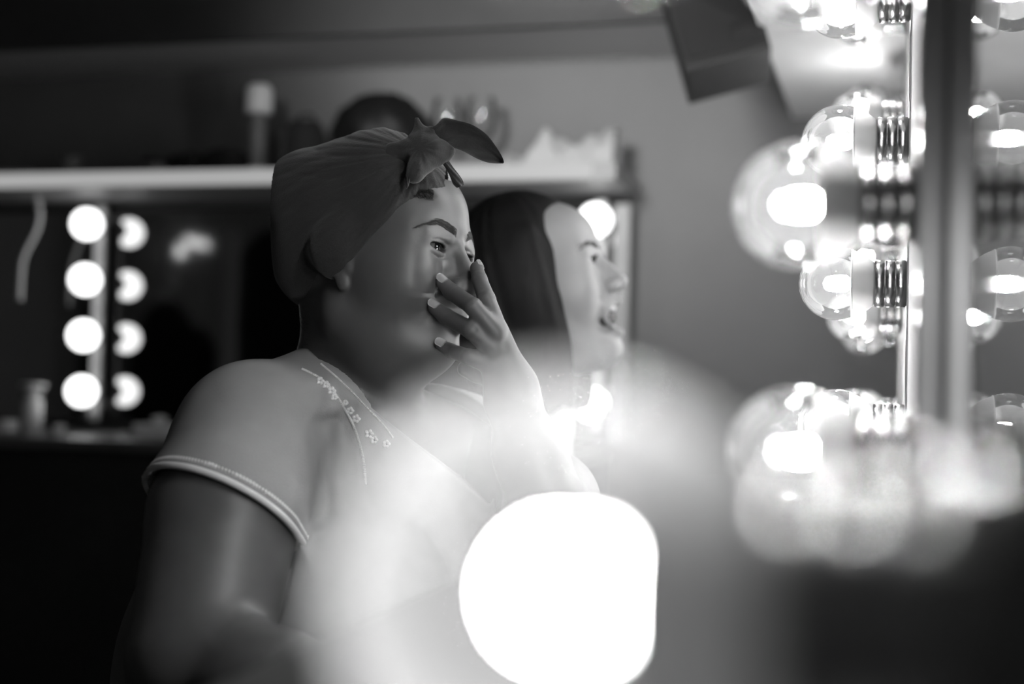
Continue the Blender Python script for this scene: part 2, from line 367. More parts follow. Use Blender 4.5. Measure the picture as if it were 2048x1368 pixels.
# ---- things on the far counter (top z .812)
thing_lathe('lotion_bottle', onshelf(70, 3.36, .812), [('bottle_body', [(0, 0), (0, .026), (.08, .026), (.098, .014), (.098, 0)], M['cream']), ('collar', [(.098, 0), (.098, .022), (.112, .022), (.112, 0)], M['white']),
            ('pump_head', [(.112, .006), (.118, .006), (.118, .034), (.128, .034), (.130, 0)], M['white'])], 'white pump bottle standing on the far counter at the left edge', 'bottle')
thing_lathe('powder_tub', onshelf(20, 3.33, .812), [('tub_body', [(0, 0), (0, .03), (.02, .03)], M['cream']), ('lid', [(.02, 0), (.02, .031), (.03, .030), (.031, 0)], M['white'])], 'low white tub in the far counter corner, left of the pump bottle', 'tub')
thing_lathe('cream_jar', onshelf(122, 3.32, .812), [('jar_body', [(0, 0), (0, .017), (.012, .017)], M['cream']), ('lid', [(.012, 0), (.012, .018), (.020, .018), (.021, 0)], M['white'])], 'tiny white jar on the far counter right of the pump bottle', 'jar')
t = empty('makeup_brush', onshelf(232, 3.24, .818), -A15, 'pale makeup brush lying along the edge of the far counter', 'brush')
for nm, a, b, r1, m in (('handle', -.06, .03, .004, M['cream']), ('ferrule', .03, .048, .0055, M['steel']), ('bristles', .048, .072, .007, M['cloth'])):
    v, f = tube(nm, [(a, 0, 0), ((a+b)/2, 0, 0), (b, 0, 0)], [r1*.8, r1, r1*.9], 10); link(nm, mesh(nm, v, f), m, t)
t = empty('tissue_box', onshelf(325, 3.30, .812), -A15, 'pale tissue box on the far counter beside the pale sleeve', 'tissue box')
link('box_body', boxmesh('box_body', (-.055, -.04, 0), (.055, .04, .034), .003), M['paper'], t, smooth=False)
def tis():
    v = []; f = []
    for i in range(13):
        for j in range(7):
            a = -.02+.04*i/12; h = .034+.022*j/6*(1-.3*abs(i-6)/6); v.append((a*(1+.3*j/6), .006*math.sin(i*1.3+j*.5), h))
    for i in range(12):
        for j in range(6): a = i*7+j; f.append((a, a+1, a+8, a+7))
    return mesh('tissue', v, f)
link('tissue', tis(), M['paper'], t)
# hanging pale cord in front of the far mirror
pts = [P(px, py, 3.86) for px, py in ((72, 372), (76, 400), (80, 430), (74, 460), (58, 492), (46, 520), (42, 556), (40, 600))]
v, f = tube('cord', catmull(pts), .007, 8)
setp(link('hanging_cable', mesh('hanging_cable', v, f), M['cream']), 'pale cord hanging from the shelf in front of the far mirror, at the left', 'cord')

# ---- speaker hanging by the soffit
t = empty('wall_speaker', P(1402, -44, 2.72), 0, 'dark tilted loudspeaker hanging near the ceiling left of the white soffit', 'speaker')
t.rotation_euler = (R(-12), R(-15.5), R(-6))
link('cabinet', boxmesh('cabinet', (-.081, -.07, -.21), (.081, .09, .16), .006), M['black'], t, smooth=False)
link('grille', boxmesh('grille', (-.072, -.078, -.19), (.072, -.0702, .14), .003), M['black_cloth'], t, smooth=False)
v, f = tube('b', [(0, .05, .16), (0, .06, .30), (.0, .10, .62)], .012); link('bracket', mesh('bracket', v, f), M['black'], t)
link('badge', boxmesh('badge', (.02, -.083, -.175), (.055, -.0782, -.155), .001), M['black'], t, smooth=False)

# ---- across the room, seen in the far mirror
def garment(px, w_, h_, ztop, m, label, cat='coat', u=1.25):
    uu = 2*3.5-u; k = (px-1024)/FPX; Y = uu/(CS+SN*k); X = k*Y; v_ = -X*CS+Y*SN+.03
    t = empty('hanging_coat' if cat == 'coat' else 'hanging_scarf', W(u, v_, ztop-h_), -A15, label, cat)
    v = []; f = []; nz, na = 20, 28
    for j in range(nz+1):
        s = j/nz; z = h_*(1-s); ww = w_*(.28+.72*min(1, s/.16)**.6)*(1+.12*s) if cat == 'coat' else w_*(1+.1*math.sin(9*s))
        for i in range(na):
            a = 2*math.pi*i/na; r = 1+.10*math.sin(6*a+2*s)*s
            v.append((ww*.5*r*math.cos(a), .07*(w_/.4)*r*math.sin(a)*(.5+s*.6), z))
    for j in range(nz):
        for i in range(na): f.append((j*na+i, j*na+(i+1) % na, (j+1)*na+(i+1) % na, (j+1)*na+i))
    f.append(tuple(range(na)))
    link('cloth_body', mesh('cloth_body', v, f), m, t)
    v, f = tube('hk', catmull([(0, 0, h_-.01), (0, 0, h_+.04), (0, 0, 1.70-ztop+h_), (.016, 0, 1.745-ztop+h_), (0, 0, 1.752-ztop+h_)]), .003); link('hanger_hook', mesh('hanger_hook', v, f), M['steel'], t)
    return t, v_
gs = []
gs.append(garment(330, .34, 1.15, 1.30, M['black_cloth'], 'long black coat seen reflected in the far mirror beside the bulb column'))
gs.append(garment(545, .42, 1.25, 1.62, M['black_cloth'], 'bulky black coat reflected in the far mirror just behind the headscarf'))
gs.append(garment(455, .085, .80, 1.62, M['paper'], 'long pale scarf hanging among the reflected coats', 'scarf', 1.30))
gs.append(garment(392, .26, 1.0, 1.20, M['black_cloth'], 'shorter black coat reflected between the long coat and the scarf', u=.95))
gs.append(garment(120, .30, 1.1, 1.45, M['black_cloth'], 'black coat reflected at the left end of the far mirror'))
gs.append(garment(332, .075, .30, 1.65, M['paper'], 'short pale scarf hanging above the reflected long black coat', 'scarf', 1.42))
va, vb = min(g[1] for g in gs)-.35, max(g[1] for g in gs)+.25
rk = empty('clothes_rail', W(1.25, 0, 0), -A15, 'dark metal clothes rail holding the coats reflected in the far mirror', 'clothes rail')
v, f = tube('r', [(-va, 0, 1.735), (-vb, 0, 1.735)], .012, 10); link('top_rail', mesh('top_rail', v, f), M['black'], rk)
for q in (va, vb):
    v, f = tube('r', [(-q, 0, 1.735), (-q, 0, .02)], .012, 10); link('upright', mesh('upright', v, f), M['black'], rk)
    link('foot', boxmesh('foot', (-q-.015, -.25, 0), (-q+.015, .25, .02)), M['black'], rk, smooth=False)

def wallspot(px, py, v_=3.58):
    k = (px-1024)/FPX; u_ = (v_-.03)*(CS+SN*k)/(SN-k*CS); Y = u_*CS+(v_-.03)*SN
    hor = 765-.023*(1024-px); return W(7.0-u_, v_, CAMZ+(hor-py)/FPX*Y)
t = empty('wall_lamp', wallspot(340, 500), -A15, 'small round glowing lamp reflected in the far mirror above the dark coat', 'lamp')
blob('lamp_globe', (.04, 0, 0), lambda th, ph: (-0.028*math.cos(ph)*math.cos(th), 0.028*math.cos(ph)*math.sin(th), 0.028*math.sin(ph)), M['lampglow'], t, 24, 14).rotation_euler = (0, 0, 0)
link('wall_plate', boxmesh('wall_plate', (-.02, -.04, -.04), (.01, .04, .04), .004), M['cream'], t, smooth=False)
t = empty('light_box', wallspot(385, 483), -A15, 'small rectangular lit panel reflected in the far mirror right of the round lamp', 'light panel')
link('lit_face', boxmesh('lit_face', (.005, -.12, -.020), (.012, .12, .020), .002), M['lampglow'], t, smooth=False)
link('housing', boxmesh('housing', (-.02, -.125, -.026), (.0049, .125, .026), .003), M['black'], t, smooth=False)
# ------------------------------------------------------------------ implicit surfaces for bodies and cloth
f32 = np.float32
def A(*x): return np.array(x, dtype=f32)
def ell(p, c, r, Rm=None):
    q = p-np.asarray(c, f32)
    if Rm is not None: q = q @ np.asarray(Rm, f32)      # columns of Rm are the ellipsoid's axes
    r = np.asarray(r, f32); a = q/r; k0 = np.sqrt((a*a).sum(1)); b = a/r; k1 = np.sqrt((b*b).sum(1))
    return k0*(k0-1)/np.maximum(k1, 1e-6)
def rc(p, a, b, ra, rb):
    a = np.asarray(a, f32); b = np.asarray(b, f32); ba = b-a; pa = p-a
    t = np.clip((pa @ ba)/(ba @ ba), 0, 1); return np.linalg.norm(pa-t[:, None]*ba, axis=1)-(ra+t*(rb-ra))
def chain(p, pts, rs, k=.004):
    d = None
    for i in range(len(pts)-1):
        e = rc(p, pts[i], pts[i+1], rs[i], rs[i+1]); d = e if d is None else su(d, e, k)
    return d
def su(a, b, k):
    h = np.maximum(k-np.abs(a-b), 0)/k; return np.minimum(a, b)-h*h*k*.25
def ss(a, b, k): return -su(-a, b, k)
def si(a, b, k): return -su(-a, -b, k)
def nz(p, s, seed=0):
    """cheap smooth noise"""
    q = p*s; o = seed*1.7
    return (np.sin(q[:, 0]*1.3+2.1*np.sin(q[:, 1]*.7+o))+np.sin(q[:, 1]*1.1+1.7*np.sin(q[:, 2]*.9+o*2))+np.sin(q[:, 2]*1.2+1.9*np.sin(q[:, 0]*.8-o)))/3
def axis(lo, hi, h, fine=None, hf=None):
    """grid positions, denser inside the fine interval"""
    if fine is None: return np.arange(lo, hi+h, h)
    a, b = fine; L = list(np.arange(lo, a, h)); x = a
    while x < b: L.append(x); x += hf
    step = hf
    while x < hi+h: L.append(x); step = min(h, step*1.15); x += step
    return np.array(L)
def snet(fn, lo, hi, h, B=8, axes=None):
    lo = np.minimum(lo, hi).astype(float) if axes is None else lo
    ax_ = axes or [np.arange(lo[k], np.maximum(lo, hi)[k]+h, h) for k in range(3)]
    ax_ = [np.concatenate([a, a[-1]+(a[-1]-a[-2])*np.arange(1, (-(len(a)-1)) % B+1)]) for a in ax_]
    n = np.array([len(a)-1 for a in ax_]); vol = np.empty(tuple(n+1), f32)
    nb = n//B; g = np.stack(np.meshgrid(*[np.arange(k) for k in nb], indexing='ij'), -1).reshape(-1, 3)
    p0 = np.stack([ax_[k][g[:, k]*B] for k in range(3)], 1); p1 = np.stack([ax_[k][g[:, k]*B+B] for k in range(3)], 1)
    cen = ((p0+p1)/2).astype(f32); half = np.linalg.norm(p1-p0, axis=1)/2
    dc = np.concatenate([fn(c) for c in np.array_split(cen, max(1, len(cen)//100000))])
    o = np.arange(B+1); off = np.stack(np.meshgrid(o, o, o, indexing='ij'), -1).reshape(-1, 3)
    vol[:] = 1.0
    for gg, d in zip(g[dc < 0], dc[dc < 0]):
        i, j, k = gg*B; vol[i:i+B+1, j:j+B+1, k:k+B+1] = -1.0
    act = g[np.abs(dc) < half*1.35+.002]
    for ch in np.array_split(act, max(1, len(act)//400)):
        ii = ((ch*B)[:, None, :]+off[None]).reshape(-1, 3)
        val = fn(np.stack([ax_[k][ii[:, k]] for k in range(3)], 1).astype(f32))
        vol[ii[:, 0], ii[:, 1], ii[:, 2]] = val
    s = vol < 0
    cs = np.zeros(tuple(n), np.int8)
    for dx in (0, 1):
        for dy in (0, 1):
            for dz in (0, 1): cs += s[dx:dx+n[0], dy:dy+n[1], dz:dz+n[2]]
    cells = np.argwhere((cs > 0) & (cs < 8)); del cs
    vid = -np.ones(tuple(n), np.int32); vid[cells[:, 0], cells[:, 1], cells[:, 2]] = np.arange(len(cells))
    acc = np.zeros((len(cells), 3)); cnt = np.zeros(len(cells))
    corners = [(a, b, c) for a in (0, 1) for b in (0, 1) for c in (0, 1)]
    for c0 in corners:
        for ax in range(3):
            if c0[ax]: continue
            c1 = list(c0); c1[ax] = 1
            a = vol[cells[:, 0]+c0[0], cells[:, 1]+c0[1], cells[:, 2]+c0[2]]; b = vol[cells[:, 0]+c1[0], cells[:, 1]+c1[1], cells[:, 2]+c1[2]]
            m_ = (a < 0) != (b < 0); t = np.where(m_, a/np.where(m_, a-b, 1), 0)
            pt = np.tile(np.array(c0, float), (len(cells), 1)); pt[:, ax] += t
            acc[m_] += pt[m_]; cnt[m_] += 1
    q = cells+acc/cnt[:, None]
    V = np.stack([np.interp(q[:, k], np.arange(len(ax_[k])), ax_[k]) for k in range(3)], 1)
    F = []
    for ax in range(3):
        sl0 = [slice(None)]*3; sl1 = [slice(None)]*3; sl0[ax] = slice(0, n[ax]); sl1[ax] = slice(1, n[ax]+1)
        b1, b2 = [(1, 2), (2, 0), (0, 1)][ax]
        e = np.argwhere(s[tuple(sl0)] != s[tuple(sl1)])
        e = e[(e[:, b1] > 0) & (e[:, b2] > 0) & (e[:, b1] < n[b1]) & (e[:, b2] < n[b2])]
        neg = s[e[:, 0], e[:, 1], e[:, 2]]
        d1 = np.zeros(3, int); d1[b1] = 1; d2 = np.zeros(3, int); d2[b2] = 1
        qq = [vid[tuple((e-x).T)] for x in (0*d1, d1, d1+d2, d2)]
        Q = np.stack(qq, 1); Q = np.where(neg[:, None], Q, Q[:, ::-1]); F.append(Q[(Q >= 0).all(1)])
    return V, np.concatenate(F)
def bounded(fn, c, r):
    """evaluate fn only near its bounding sphere"""
    c = np.asarray(c, f32)
    def g(p):
        d = np.linalg.norm(p-c, axis=1)-r; out = d+.02; m = d < .05
        if m.any(): out[m] = fn(p[m])
        return out
    return g
def npmesh(name, V, F):
    me = bpy.data.meshes.new(name); me.vertices.add(len(V)); me.vertices.foreach_set('co', V.astype(f32).ravel())
    me.loops.add(len(F)*4); me.loops.foreach_set('vertex_index', F.astype(np.int32).ravel())
    me.polygons.add(len(F)); me.polygons.foreach_set('loop_start', np.arange(0, len(F)*4, 4, dtype=np.int32))
    me.polygons.foreach_set('loop_total', np.full(len(F), 4, dtype=np.int32)); me.update(calc_edges=True); me.validate(); return me
def smooth_mesh(V, F, it=2, lam=.5):
    for _ in range(it):
        s = np.zeros_like(V); c = np.zeros(len(V))
        for a, b in ((0, 1), (1, 2), (2, 3), (3, 0)):
            np.add.at(s, F[:, a], V[F[:, b]]); np.add.at(s, F[:, b], V[F[:, a]])
            np.add.at(c, F[:, a], 1); np.add.at(c, F[:, b], 1)
        V = V+lam*(s/np.maximum(c, 1)[:, None]-V)
    return V
def both(*nets):
    Vs = []; Fs = []; o = 0
    for V, F in nets: Vs.append(V); Fs.append(F+o); o += len(V)
    return np.concatenate(Vs), np.concatenate(Fs)
def frame(yaw, pitch=0., roll=0.):
    """columns: forward, left, up. yaw turns the face from +X towards the camera"""
    m = Matrix.Rotation(-yaw, 3, 'Z') @ Matrix.Rotation(pitch, 3, 'Y') @ Matrix.Rotation(roll, 3, 'X'); return np.array(m)

# ------------------------------------------------------------------ a head, in its own frame (x forward, y left, z up; metres)
EYE = (.0735, .0290, .030)
def head_sdf(q, full=1.0, mouth=0.0, squint=.5):
    d = ell(q, (-.018, 0, .052), (.096, .077, .088))
    d = su(d, ell(q, (.030, 0, .070), (.063, .066, .056)), .03)                       # forehead
    d = su(d, ell(q, (.030, 0, .000), (.060, .064, .075)), .03)                       # mid face
    d = su(d, ell(q, (.024, 0, -.036), (.058, .052, .042)), .03)                      # lower face
    zj = -.020*mouth
    for s in (-1, 1):
        d = su(d, rc(q, (-.006, s*.048, -.040), (.068, s*.014, -.070+zj), .015+.004*full, .015), .035)      # jaw
        d = su(d, ell(q, (.052, s*.040, -.012), (.030+.006*full, .026+.004*full, .027+.004*full)), .022)     # cheek
        d = su(d, rc(q, (.085, s*.010, .050), (.064, s*.044, .053), .008, .009), .018)                      # brow ridge
        d = su(d, ell(q, (.045, s*.051, .004), (.03, .016, .018)), .035)                                      # cheekbone
    d = su(d, ell(q, (.082, 0, -.067+zj), (.016, .020, .014)), .022)                  # chin
    d = su(d, ell(q, (.030, 0, -.070+zj), (.046, .038, .020+.012*full)), .03)         # under the chin
    for s in (-1, 1):
        d = ss(d, ell(q, (.108, s*.026, .0330), (.019, .014, .0095)), .022)           # socket
        d = su(d, ell(q, (.058, s*.043, .030), (.020, .015, .024)), .030)
        e = np.array([EYE[0], s*EYE[1], EYE[2]], f32); r = q-e
        lid = np.linalg.norm(r*A(1, .94, 1.04), axis=1)-.0164
        d = su(d, lid, .008)
        d = su(d, rc(q, (.0860, s*.016, .0135), (.0740, s*.043, .0160), .0026, .0020), .011)      # lower lid bag
        d = su(d, rc(q, (.0905, s*.015, .0440), (.0795, s*.046, .0410), .0022, .0030), .014)      # hooded upper lid
        up = .0070-.0022*squint; lo_ = .0052-.0022*squint
        y_ = (r[:, 1]*s)/.0160; sh = np.sqrt(np.maximum(1-y_*y_, 0))
        slot = np.maximum(np.abs(r[:, 2]-.0012*y_-(up-lo_)*.5*sh)-(up+lo_)*.5*sh, np.abs(r[:, 1])-.0158)
        slot = np.maximum(slot, -r[:, 0]+.001)
        d = ss(d, slot, .0014)
        for yy, z_, dz in ((0, .0082, .0), (1, -.0090, 0)):                             # lid creases
            arc = np.abs(r[:, 2]-z_*(1-.30*y_*y_))
            gate = np.clip(1-(np.abs(y_)/1.05)**4, 0, 1)*(r[:, 0] > 0)
            d = d+.0017*np.exp(-(arc/.0012)**2)*gate*np.exp(-(np.abs(d)/.004)**2)
        # laugh fold
        d = ss(d, rc(q, (.100, s*.0185, -.004), (.078, s*.034, -.030), .0010, .0010), .008)
    # nose
    n_ = rc(q, (.0935, 0, .036), (.112, 0, .004), .0065, .0085)
    n_ = su(n_, rc(q, (.084, 0, .030), (.094, 0, -.008), .010, .0165), .008)
    n_ = su(n_, ell(q, (.114, 0, -.003), (.0115, .0125, .0105)), .008)
    for s in (-1, 1): n_ = su(n_, ell(q, (.1045, s*.0145, -.0065), (.011, .0082, .0085)), .006)
    d = su(d, n_, .010)
    for s in (-1, 1): d = ss(d, ell(q, (.1075, s*.0085, -.0155), (.0065, .0042, .005)), .003)
    d = su(d, ell(q, (.088, 0, -.036), (.016, .026, .016)), .014)                     # muzzle
    # lips and mouth
    zm = -.036
    if mouth > 0:
        for s in (-1, 1):
            d = su(d, rc(q, (.1065, 0, zm+.0085), (.091, s*.022, zm-.006), .0042, .0030), .006)
            d = su(d, rc(q, (.0990, 0, zm-.0300*mouth-.001), (.089, s*.022, zm-.016), .0050, .0030), .008)
        d = ss(d, ell(q, (.108, 0, zm-.0115*mouth), (.0215, .034, .0150*mouth)), .002)
    else:
        for s in (-1, 1):
            d = su(d, rc(q, (.1055, s*.005, zm+.004), (.096, s*.021, zm+.002), .0045, .0025), .010)
            d = su(d, rc(q, (.1035, 0, zm-.007), (.095, s*.020, zm-.001), .0055, .0025), .010)
    # ears
    for s in (-1, 1):
        c = np.array([.004, s*.0750, .002], f32)
        qe = c+(q-c)/.86
        er = ell(qe, c+A(-.004, 0, .012), (.019, .0065, .026))
        er = su(er, ell(qe, c+A(.004, -s*.001, -.018), (.0082, .0048, .0095)), .008)
        er = ss(er, ell(qe, c+A(-.001, s*.007, .008), (.0105, .0065, .015)), .004)
        er = su(er, rc(qe, c+A(.011, 0, .016), c+A(-.014, s*.004, .034), .0032, .0032), .003)
        er = su(er, rc(qe, c+A(-.014, s*.004, .034), c+A(-.019, s*.005, .002), .0032, .003), .003)
        er = su(er, ell(qe, c+A(.0125, -s*.001, -.001), (.004, .0045, .006)), .004)
        er = er*.86
        d = su(d, er, .005)
    return d
def to_local(p, o, Rm): return (p-np.asarray(o, f32)) @ np.asarray(Rm, f32)
def to_world(q, o, Rm): return np.asarray(o)+np.asarray(Rm) @ np.asarray(q)
def raymarch(fn, px, py, Y0=1.2, Y1=2.6):
    a = np.array(P(px, py, Y0)); b = np.array(P(px, py, Y1)); L = np.linalg.norm(b-a); dr = (b-a)/L; t = 0
    for _ in range(200):
        d = float(fn((a+dr*t)[None].astype(f32))[0]); t += max(d*.7, .0003) if d > .0004 else 0
        if d <= .0004 or t > L: break
    return a+dr*t, t < L
def sdf_normal(fn, p, e=.0015):
    p = np.asarray(p, f32); P6 = np.stack([p+A(e, 0, 0), p-A(e, 0, 0), p+A(0, e, 0), p-A(0, e, 0), p+A(0, 0, e), p-A(0, 0, e)]); d = fn(P6)
    n = np.array([d[0]-d[1], d[2]-d[3], d[4]-d[5]]); return n/np.linalg.norm(n)
def snap(fn, p, off=0., it=6):
    p = np.array(p, float)
    for _ in range(it):
        d = float(fn(p[None].astype(f32))[0]); n = sdf_normal(fn, p); p = p-n*(d-off)
    return p, n
def eyeball(name, loc, gaze, parent, r=.0122, iris=.0058):
    g = Vector(gaze).normalized(); q = g.to_track_quat('Z', 'Y').to_matrix()
    v = []; f = []; mi = []; n = 32
    th = [0, .07, .16, .20, .26, .34, .42, .47, .52, .6, .8, 1.1, 1.5, 1.9, 2.4, 2.8, math.pi]
    a_ir = math.asin(iris/r)
    for t in th:
        for k in range(n):
            a = 2*math.pi*k/n; bulge = 1+.045*max(0, 1-(t/(a_ir*1.1))**2)
            v.append(q @ (Vector((math.sin(t)*math.cos(a), math.sin(t)*math.sin(a), math.cos(t)))*r*bulge))
    for j in range(len(th)-1):
        for k in range(n):
            f.append((j*n+k, (j+1)*n+k, (j+1)*n+(k+1) % n, j*n+(k+1) % n)); mi.append(0 if th[j] < .19 else (1 if th[j] < a_ir-.03 else 2))
    o = link(name, mesh(name, v, f), [M['pupil'], M['iris'], M['sclera']], parent); o.data.polygons.foreach_set('material_index', mi)
    o.location = loc; return o
M['pupil'] = mat('pupil', .004, .05, coat=1.); M['iris'] = mat('brown iris', .012, .1, coat=1.); M['brow'] = mat('eyebrow hair', .04, .7); M['sclera'] = mat('sclera', .11, .25, coat=.6)
M['skin'] = mat('warm dark skin', .095, .44, spec=.5, noise=.10, nscale=35., bump=.05, bscale=900., sss=.08)
M['skin_pale'] = mat('pale skin', .34, .5, spec=.4, noise=.05, nscale=30., bump=.1, bscale=900., sss=.1)
M['nail'] = mat('fingernail', .42, .25, coat=.5)
M['wrapcloth'] = mat('dark jersey cloth', .016, .85, bump=.25, bscale=500., noise=.12, nscale=60, sheen=.25)
M['shirtcloth'] = mat('light cotton', .30, .85, bump=.25, bscale=700., noise=.05, nscale=40.)
M['thread'] = mat('white embroidery thread', .75, .8)
M['trousers'] = mat('dark trousers', .03, .85)
M['lipdark'] = mat('dark mouth', .02, .4)
def hairmat():
    m = M['hair'].copy(); nt = m.node_tree; b = nt.nodes['Principled BSDF']
    tc = nt.nodes.new('ShaderNodeTexCoord'); mp = nt.nodes.new('ShaderNodeMapping'); mp.inputs['Scale'].default_value = (420, 420, 9)
    n = nt.nodes.new('ShaderNodeTexNoise'); n.inputs['Scale'].default_value = 1; n.inputs['Detail'].default_value = 3
    nt.links.new(tc.outputs['Object'], mp.inputs[0]); nt.links.new(mp.outputs[0], n.inputs['Vector'])
    bp = nt.nodes.new('ShaderNodeBump'); bp.inputs['Strength'].default_value = .5; bp.inputs['Distance'].default_value = .002
    nt.links.new(n.outputs['Fac'], bp.inputs['Height']); nt.links.new(bp.outputs[0], b.inputs['Normal']); return m
M['long_hair'] = hairmat()
def strands(name, segs, m, parent, n=4):
    """segs: list of (points, r0)"""
    parts = []
    for pts, r0 in segs:
        k = len(pts); parts.append(tube('s', pts, [max(r0*(1-i/(k-.6)), r0*.12) for i in range(k)], n))
    v, f = merge(parts); return link(name, mesh(name, v, f), m, parent)
# ------------------------------------------------------------------ the woman in the headscarf
def S(px, py, Y=1.52): return np.array(P(px, py, Y))
HO = S(753, 564, 1.560); HR = frame(R(27), R(1), R(-6)); HS = 1.04      # head origin, axes, size
H = lambda q: to_world(np.asarray(q)*HS, HO, HR)
headw = bounded(lambda p: head_sdf(to_local(p, HO, HR)/HS, 1.0, 0.0, 1.25)*HS, HO, .17)
neck_a, neck_b = S(711, 650, 1.60), S(702, 800, 1.615)
def neckw(p):
    d = rc(p, neck_a, neck_b, .060, .066)
    d = su(d, rc(p, S(745, 690, 1.585), S(740, 830, 1.59), .040, .046), .03)
    d = su(d, rc(p, H((.030, -.01, -.066)), S(750, 790, 1.58), .028, .042), .03)
    return su(d, rc(p, neck_b, S(690, 880, 1.62), .066, .085), .03)
# left hand: joint pixels and depths, finger by finger (tip, DIP, PIP, MCP)
def onface(px, py, lift):
    h, ok = raymarch(headw, px, py); n = sdf_normal(headw, h); return h+n*lift
FING = {}
tipm = onface(874, 565, .0065); tipr = onface(864, 614, .0065); tipp = onface(878, 690, .006)
Ym = tipm[1]; Yr = tipr[1]; Yp = tipp[1]
print('finger depths', Ym, Yr, Yp)
YK = 1.450
FING['index'] = ([S(953, 536, 1.495), S(959, 560, 1.478), S(973, 598, 1.461), S(992, 655, YK+.003)], [.0070, .0082, .0092, .0110])
FING['middle'] = ([tipm, S(903, 584, Ym-.006), S(946, 613, 1.443), S(990, 666, YK-.002)], [.0072, .0086, .0092, .0116])
FING['ring'] = ([tipr, S(893, 634, Yr-.006), S(942, 660, 1.444), S(986, 696, YK)], [.0072, .0086, .0092, .0114])
FING['pinky'] = ([tipp, S(903, 702, Yp-.004), S(938, 714, 1.452), S(980, 728, YK+.006)], [.0062, .0074, .0084, .0104])
wr = S(1026, 805, 1.466); el2 = S(1095, 1015, 1.42)
def handw_(p):
    palm = rc(p, S(994, 668, YK+.010), S(1030, 765, 1.466), .0135, .017)
    palm = su(palm, rc(p, S(984, 695, YK+.010), S(1022, 775, 1.466), .0135, .017), .014)
    palm = su(palm, rc(p, S(984, 722, YK+.012), S(1016, 785, 1.466), .0125, .016), .014)
    palm = su(palm, rc(p, S(1024, 772, 1.466), wr, .021, .024), .02)
    d = palm
    for nm, (pt, rs) in FING.items():
        f_ = chain(p, pt, rs, .003)
        # knuckle creases
        ax = pt[2]-pt[3]; ax = ax/np.linalg.norm(ax)
        for off in (-.004, 0., .004):
            t = (p-(pt[2]+ax*off)) @ ax.astype(f32); f_ = f_+.00045*np.exp(-(t/.0009)**2)
        ax = pt[0]-pt[1]; ax = ax/np.linalg.norm(ax)
        for off in (-.002, .001):
            t = (p-(pt[1]+ax*off)) @ ax.astype(f32); f_ = f_+.0003*np.exp(-(t/.0008)**2)
        d = su(d, f_, .0045)
    # thumb, under the chin
    d = su(d, chain(p, [S(1020, 765, 1.475), S(990, 755, 1.500), S(955, 745, 1.512), S(930, 738, 1.515)], [.017, .013, .0105, .0085], .006), .008)
    d = su(d, chain(p, [wr, S(1058, 905, 1.43), el2], [.024, .031, .040], .03), .02)
    return d
handw = bounded(handw_, S(990, 740, 1.46), .15)
sh_n = S(505, 880, 1.455); cuffC = S(443, 1032, 1.385); elb = S(398, 1315, 1.315)
BF = np.array([.85, -.53, 0]); BL = np.array([.53, .85, 0])
TO = np.array([-.175, 1.56, 0.])
sh_f = TO+BL*.165+np.array([.03, 0, .875])
def armw(p):
    d = chain(p, [sh_n, cuffC+A(.002, 0, 0), elb], [.066, .072, .066], .012)
    d = su(d, chain(p, [elb, S(560, 1400, 1.24), S(760, 1470, 1.21)], [.058, .050, .036], .04), .018)
    return su(d, chain(p, [S(760, 1470, 1.21), S(850, 1478, 1.21)], [.028, .022], .02), .03)
def rightfingers(p):
    d = None
    for i in range(4):
        a = S(845, 1466+i*13, 1.20+.004*i); b = S(905, 1484+i*13, 1.20); e = rc(p, a, b, .009, .0075); d = e if d is None else np.minimum(d, e)
    return d
def torsow(p):
    z = lambda f_, l_, h: TO+BF*f_+BL*l_+np.array([0, 0, h])
    Rt = np.stack([BF, BL, A(0, 0, 1)], 1)
    d = ell(p, z(-.035, -.01, .83), (.120, .160, .150), Rt)
    d = su(d, ell(p, z(.0, 0, .62), (.165, .19, .21), Rt), .08)
    d = su(d, ell(p, z(-.075, -.06, .62), (.160, .135, .20), Rt), .08)
    for s in (-1, 1): d = su(d, ell(p, z(.085, s*.085, .745), (.088, .085, .085), Rt), .05)
    d = su(d, rc(p, sh_n+A(.02, .02, -.005), S(640, 785, 1.58), .058, .042), .05)
    d = su(d, rc(p, sh_f, S(760, 800, 1.66), .060, .045), .06)
    d = su(d, rc(p, sh_f, sh_n, .055, .055), .06)
    return d
def legsw(p):
    z = lambda f_, l_, h: TO+BF*f_+BL*l_+np.array([0, 0, h])
    d = ell(p, z(-.02, 0, .49), (.17, .20, .11), np.stack([BF, BL, A(0, 0, 1)], 1))
    for s in (-1, 1):
        d = su(d, rc(p, z(0, s*.10, .50), z(.40, s*.11, .50), .085, .062), .04)
        d = su(d, rc(p, z(.40, s*.11, .50), z(.40, s*.11, .09), .058, .04), .03)
    return d
def feetw(p, s):
    z = lambda f_, l_, h: TO+BF*f_+BL*l_+np.array([0, 0, h])
    return np.maximum(rc(p, z(.38, s*.11, .045), z(.53, s*.12, .032), .042, .03), -p[:, 2]+.003)
leftarm = lambda p: chain(p, [sh_f, S(1090, 1010, 1.62), el2], [.062, .052, .042], .05)
def skinw(p):
    d = su(headw(p), neckw(p), .045); d = su(d, np.maximum(torsow(p)+.011, -(.0*p[:, 0]+.1)), .02)
    d = su(d, armw(p), .02); d = np.minimum(d, rightfingers(p)); h = su(handw(p), leftarm(p), .004)
    return np.maximum(np.minimum(d, h), .47-p[:, 2])
woman = empty('person', (TO[0], TO[1], 0), 0, 'person in dark knotted headscarf and embroidered pale top, laughing behind one raised hand', 'person')
WI = Matrix.Translation((-TO[0], -TO[1], 0))
def wlink(name, V, F, m, parent=None):
    o = link(name, npmesh(name, V-np.array([TO[0], TO[1], 0]), F), m, parent or woman); return o
def wl(name, v, f, m, parent=None):
    return link(name, mesh(name, [(x[0]-TO[0], x[1]-TO[1], x[2]) for x in v], f), m, parent or woman)
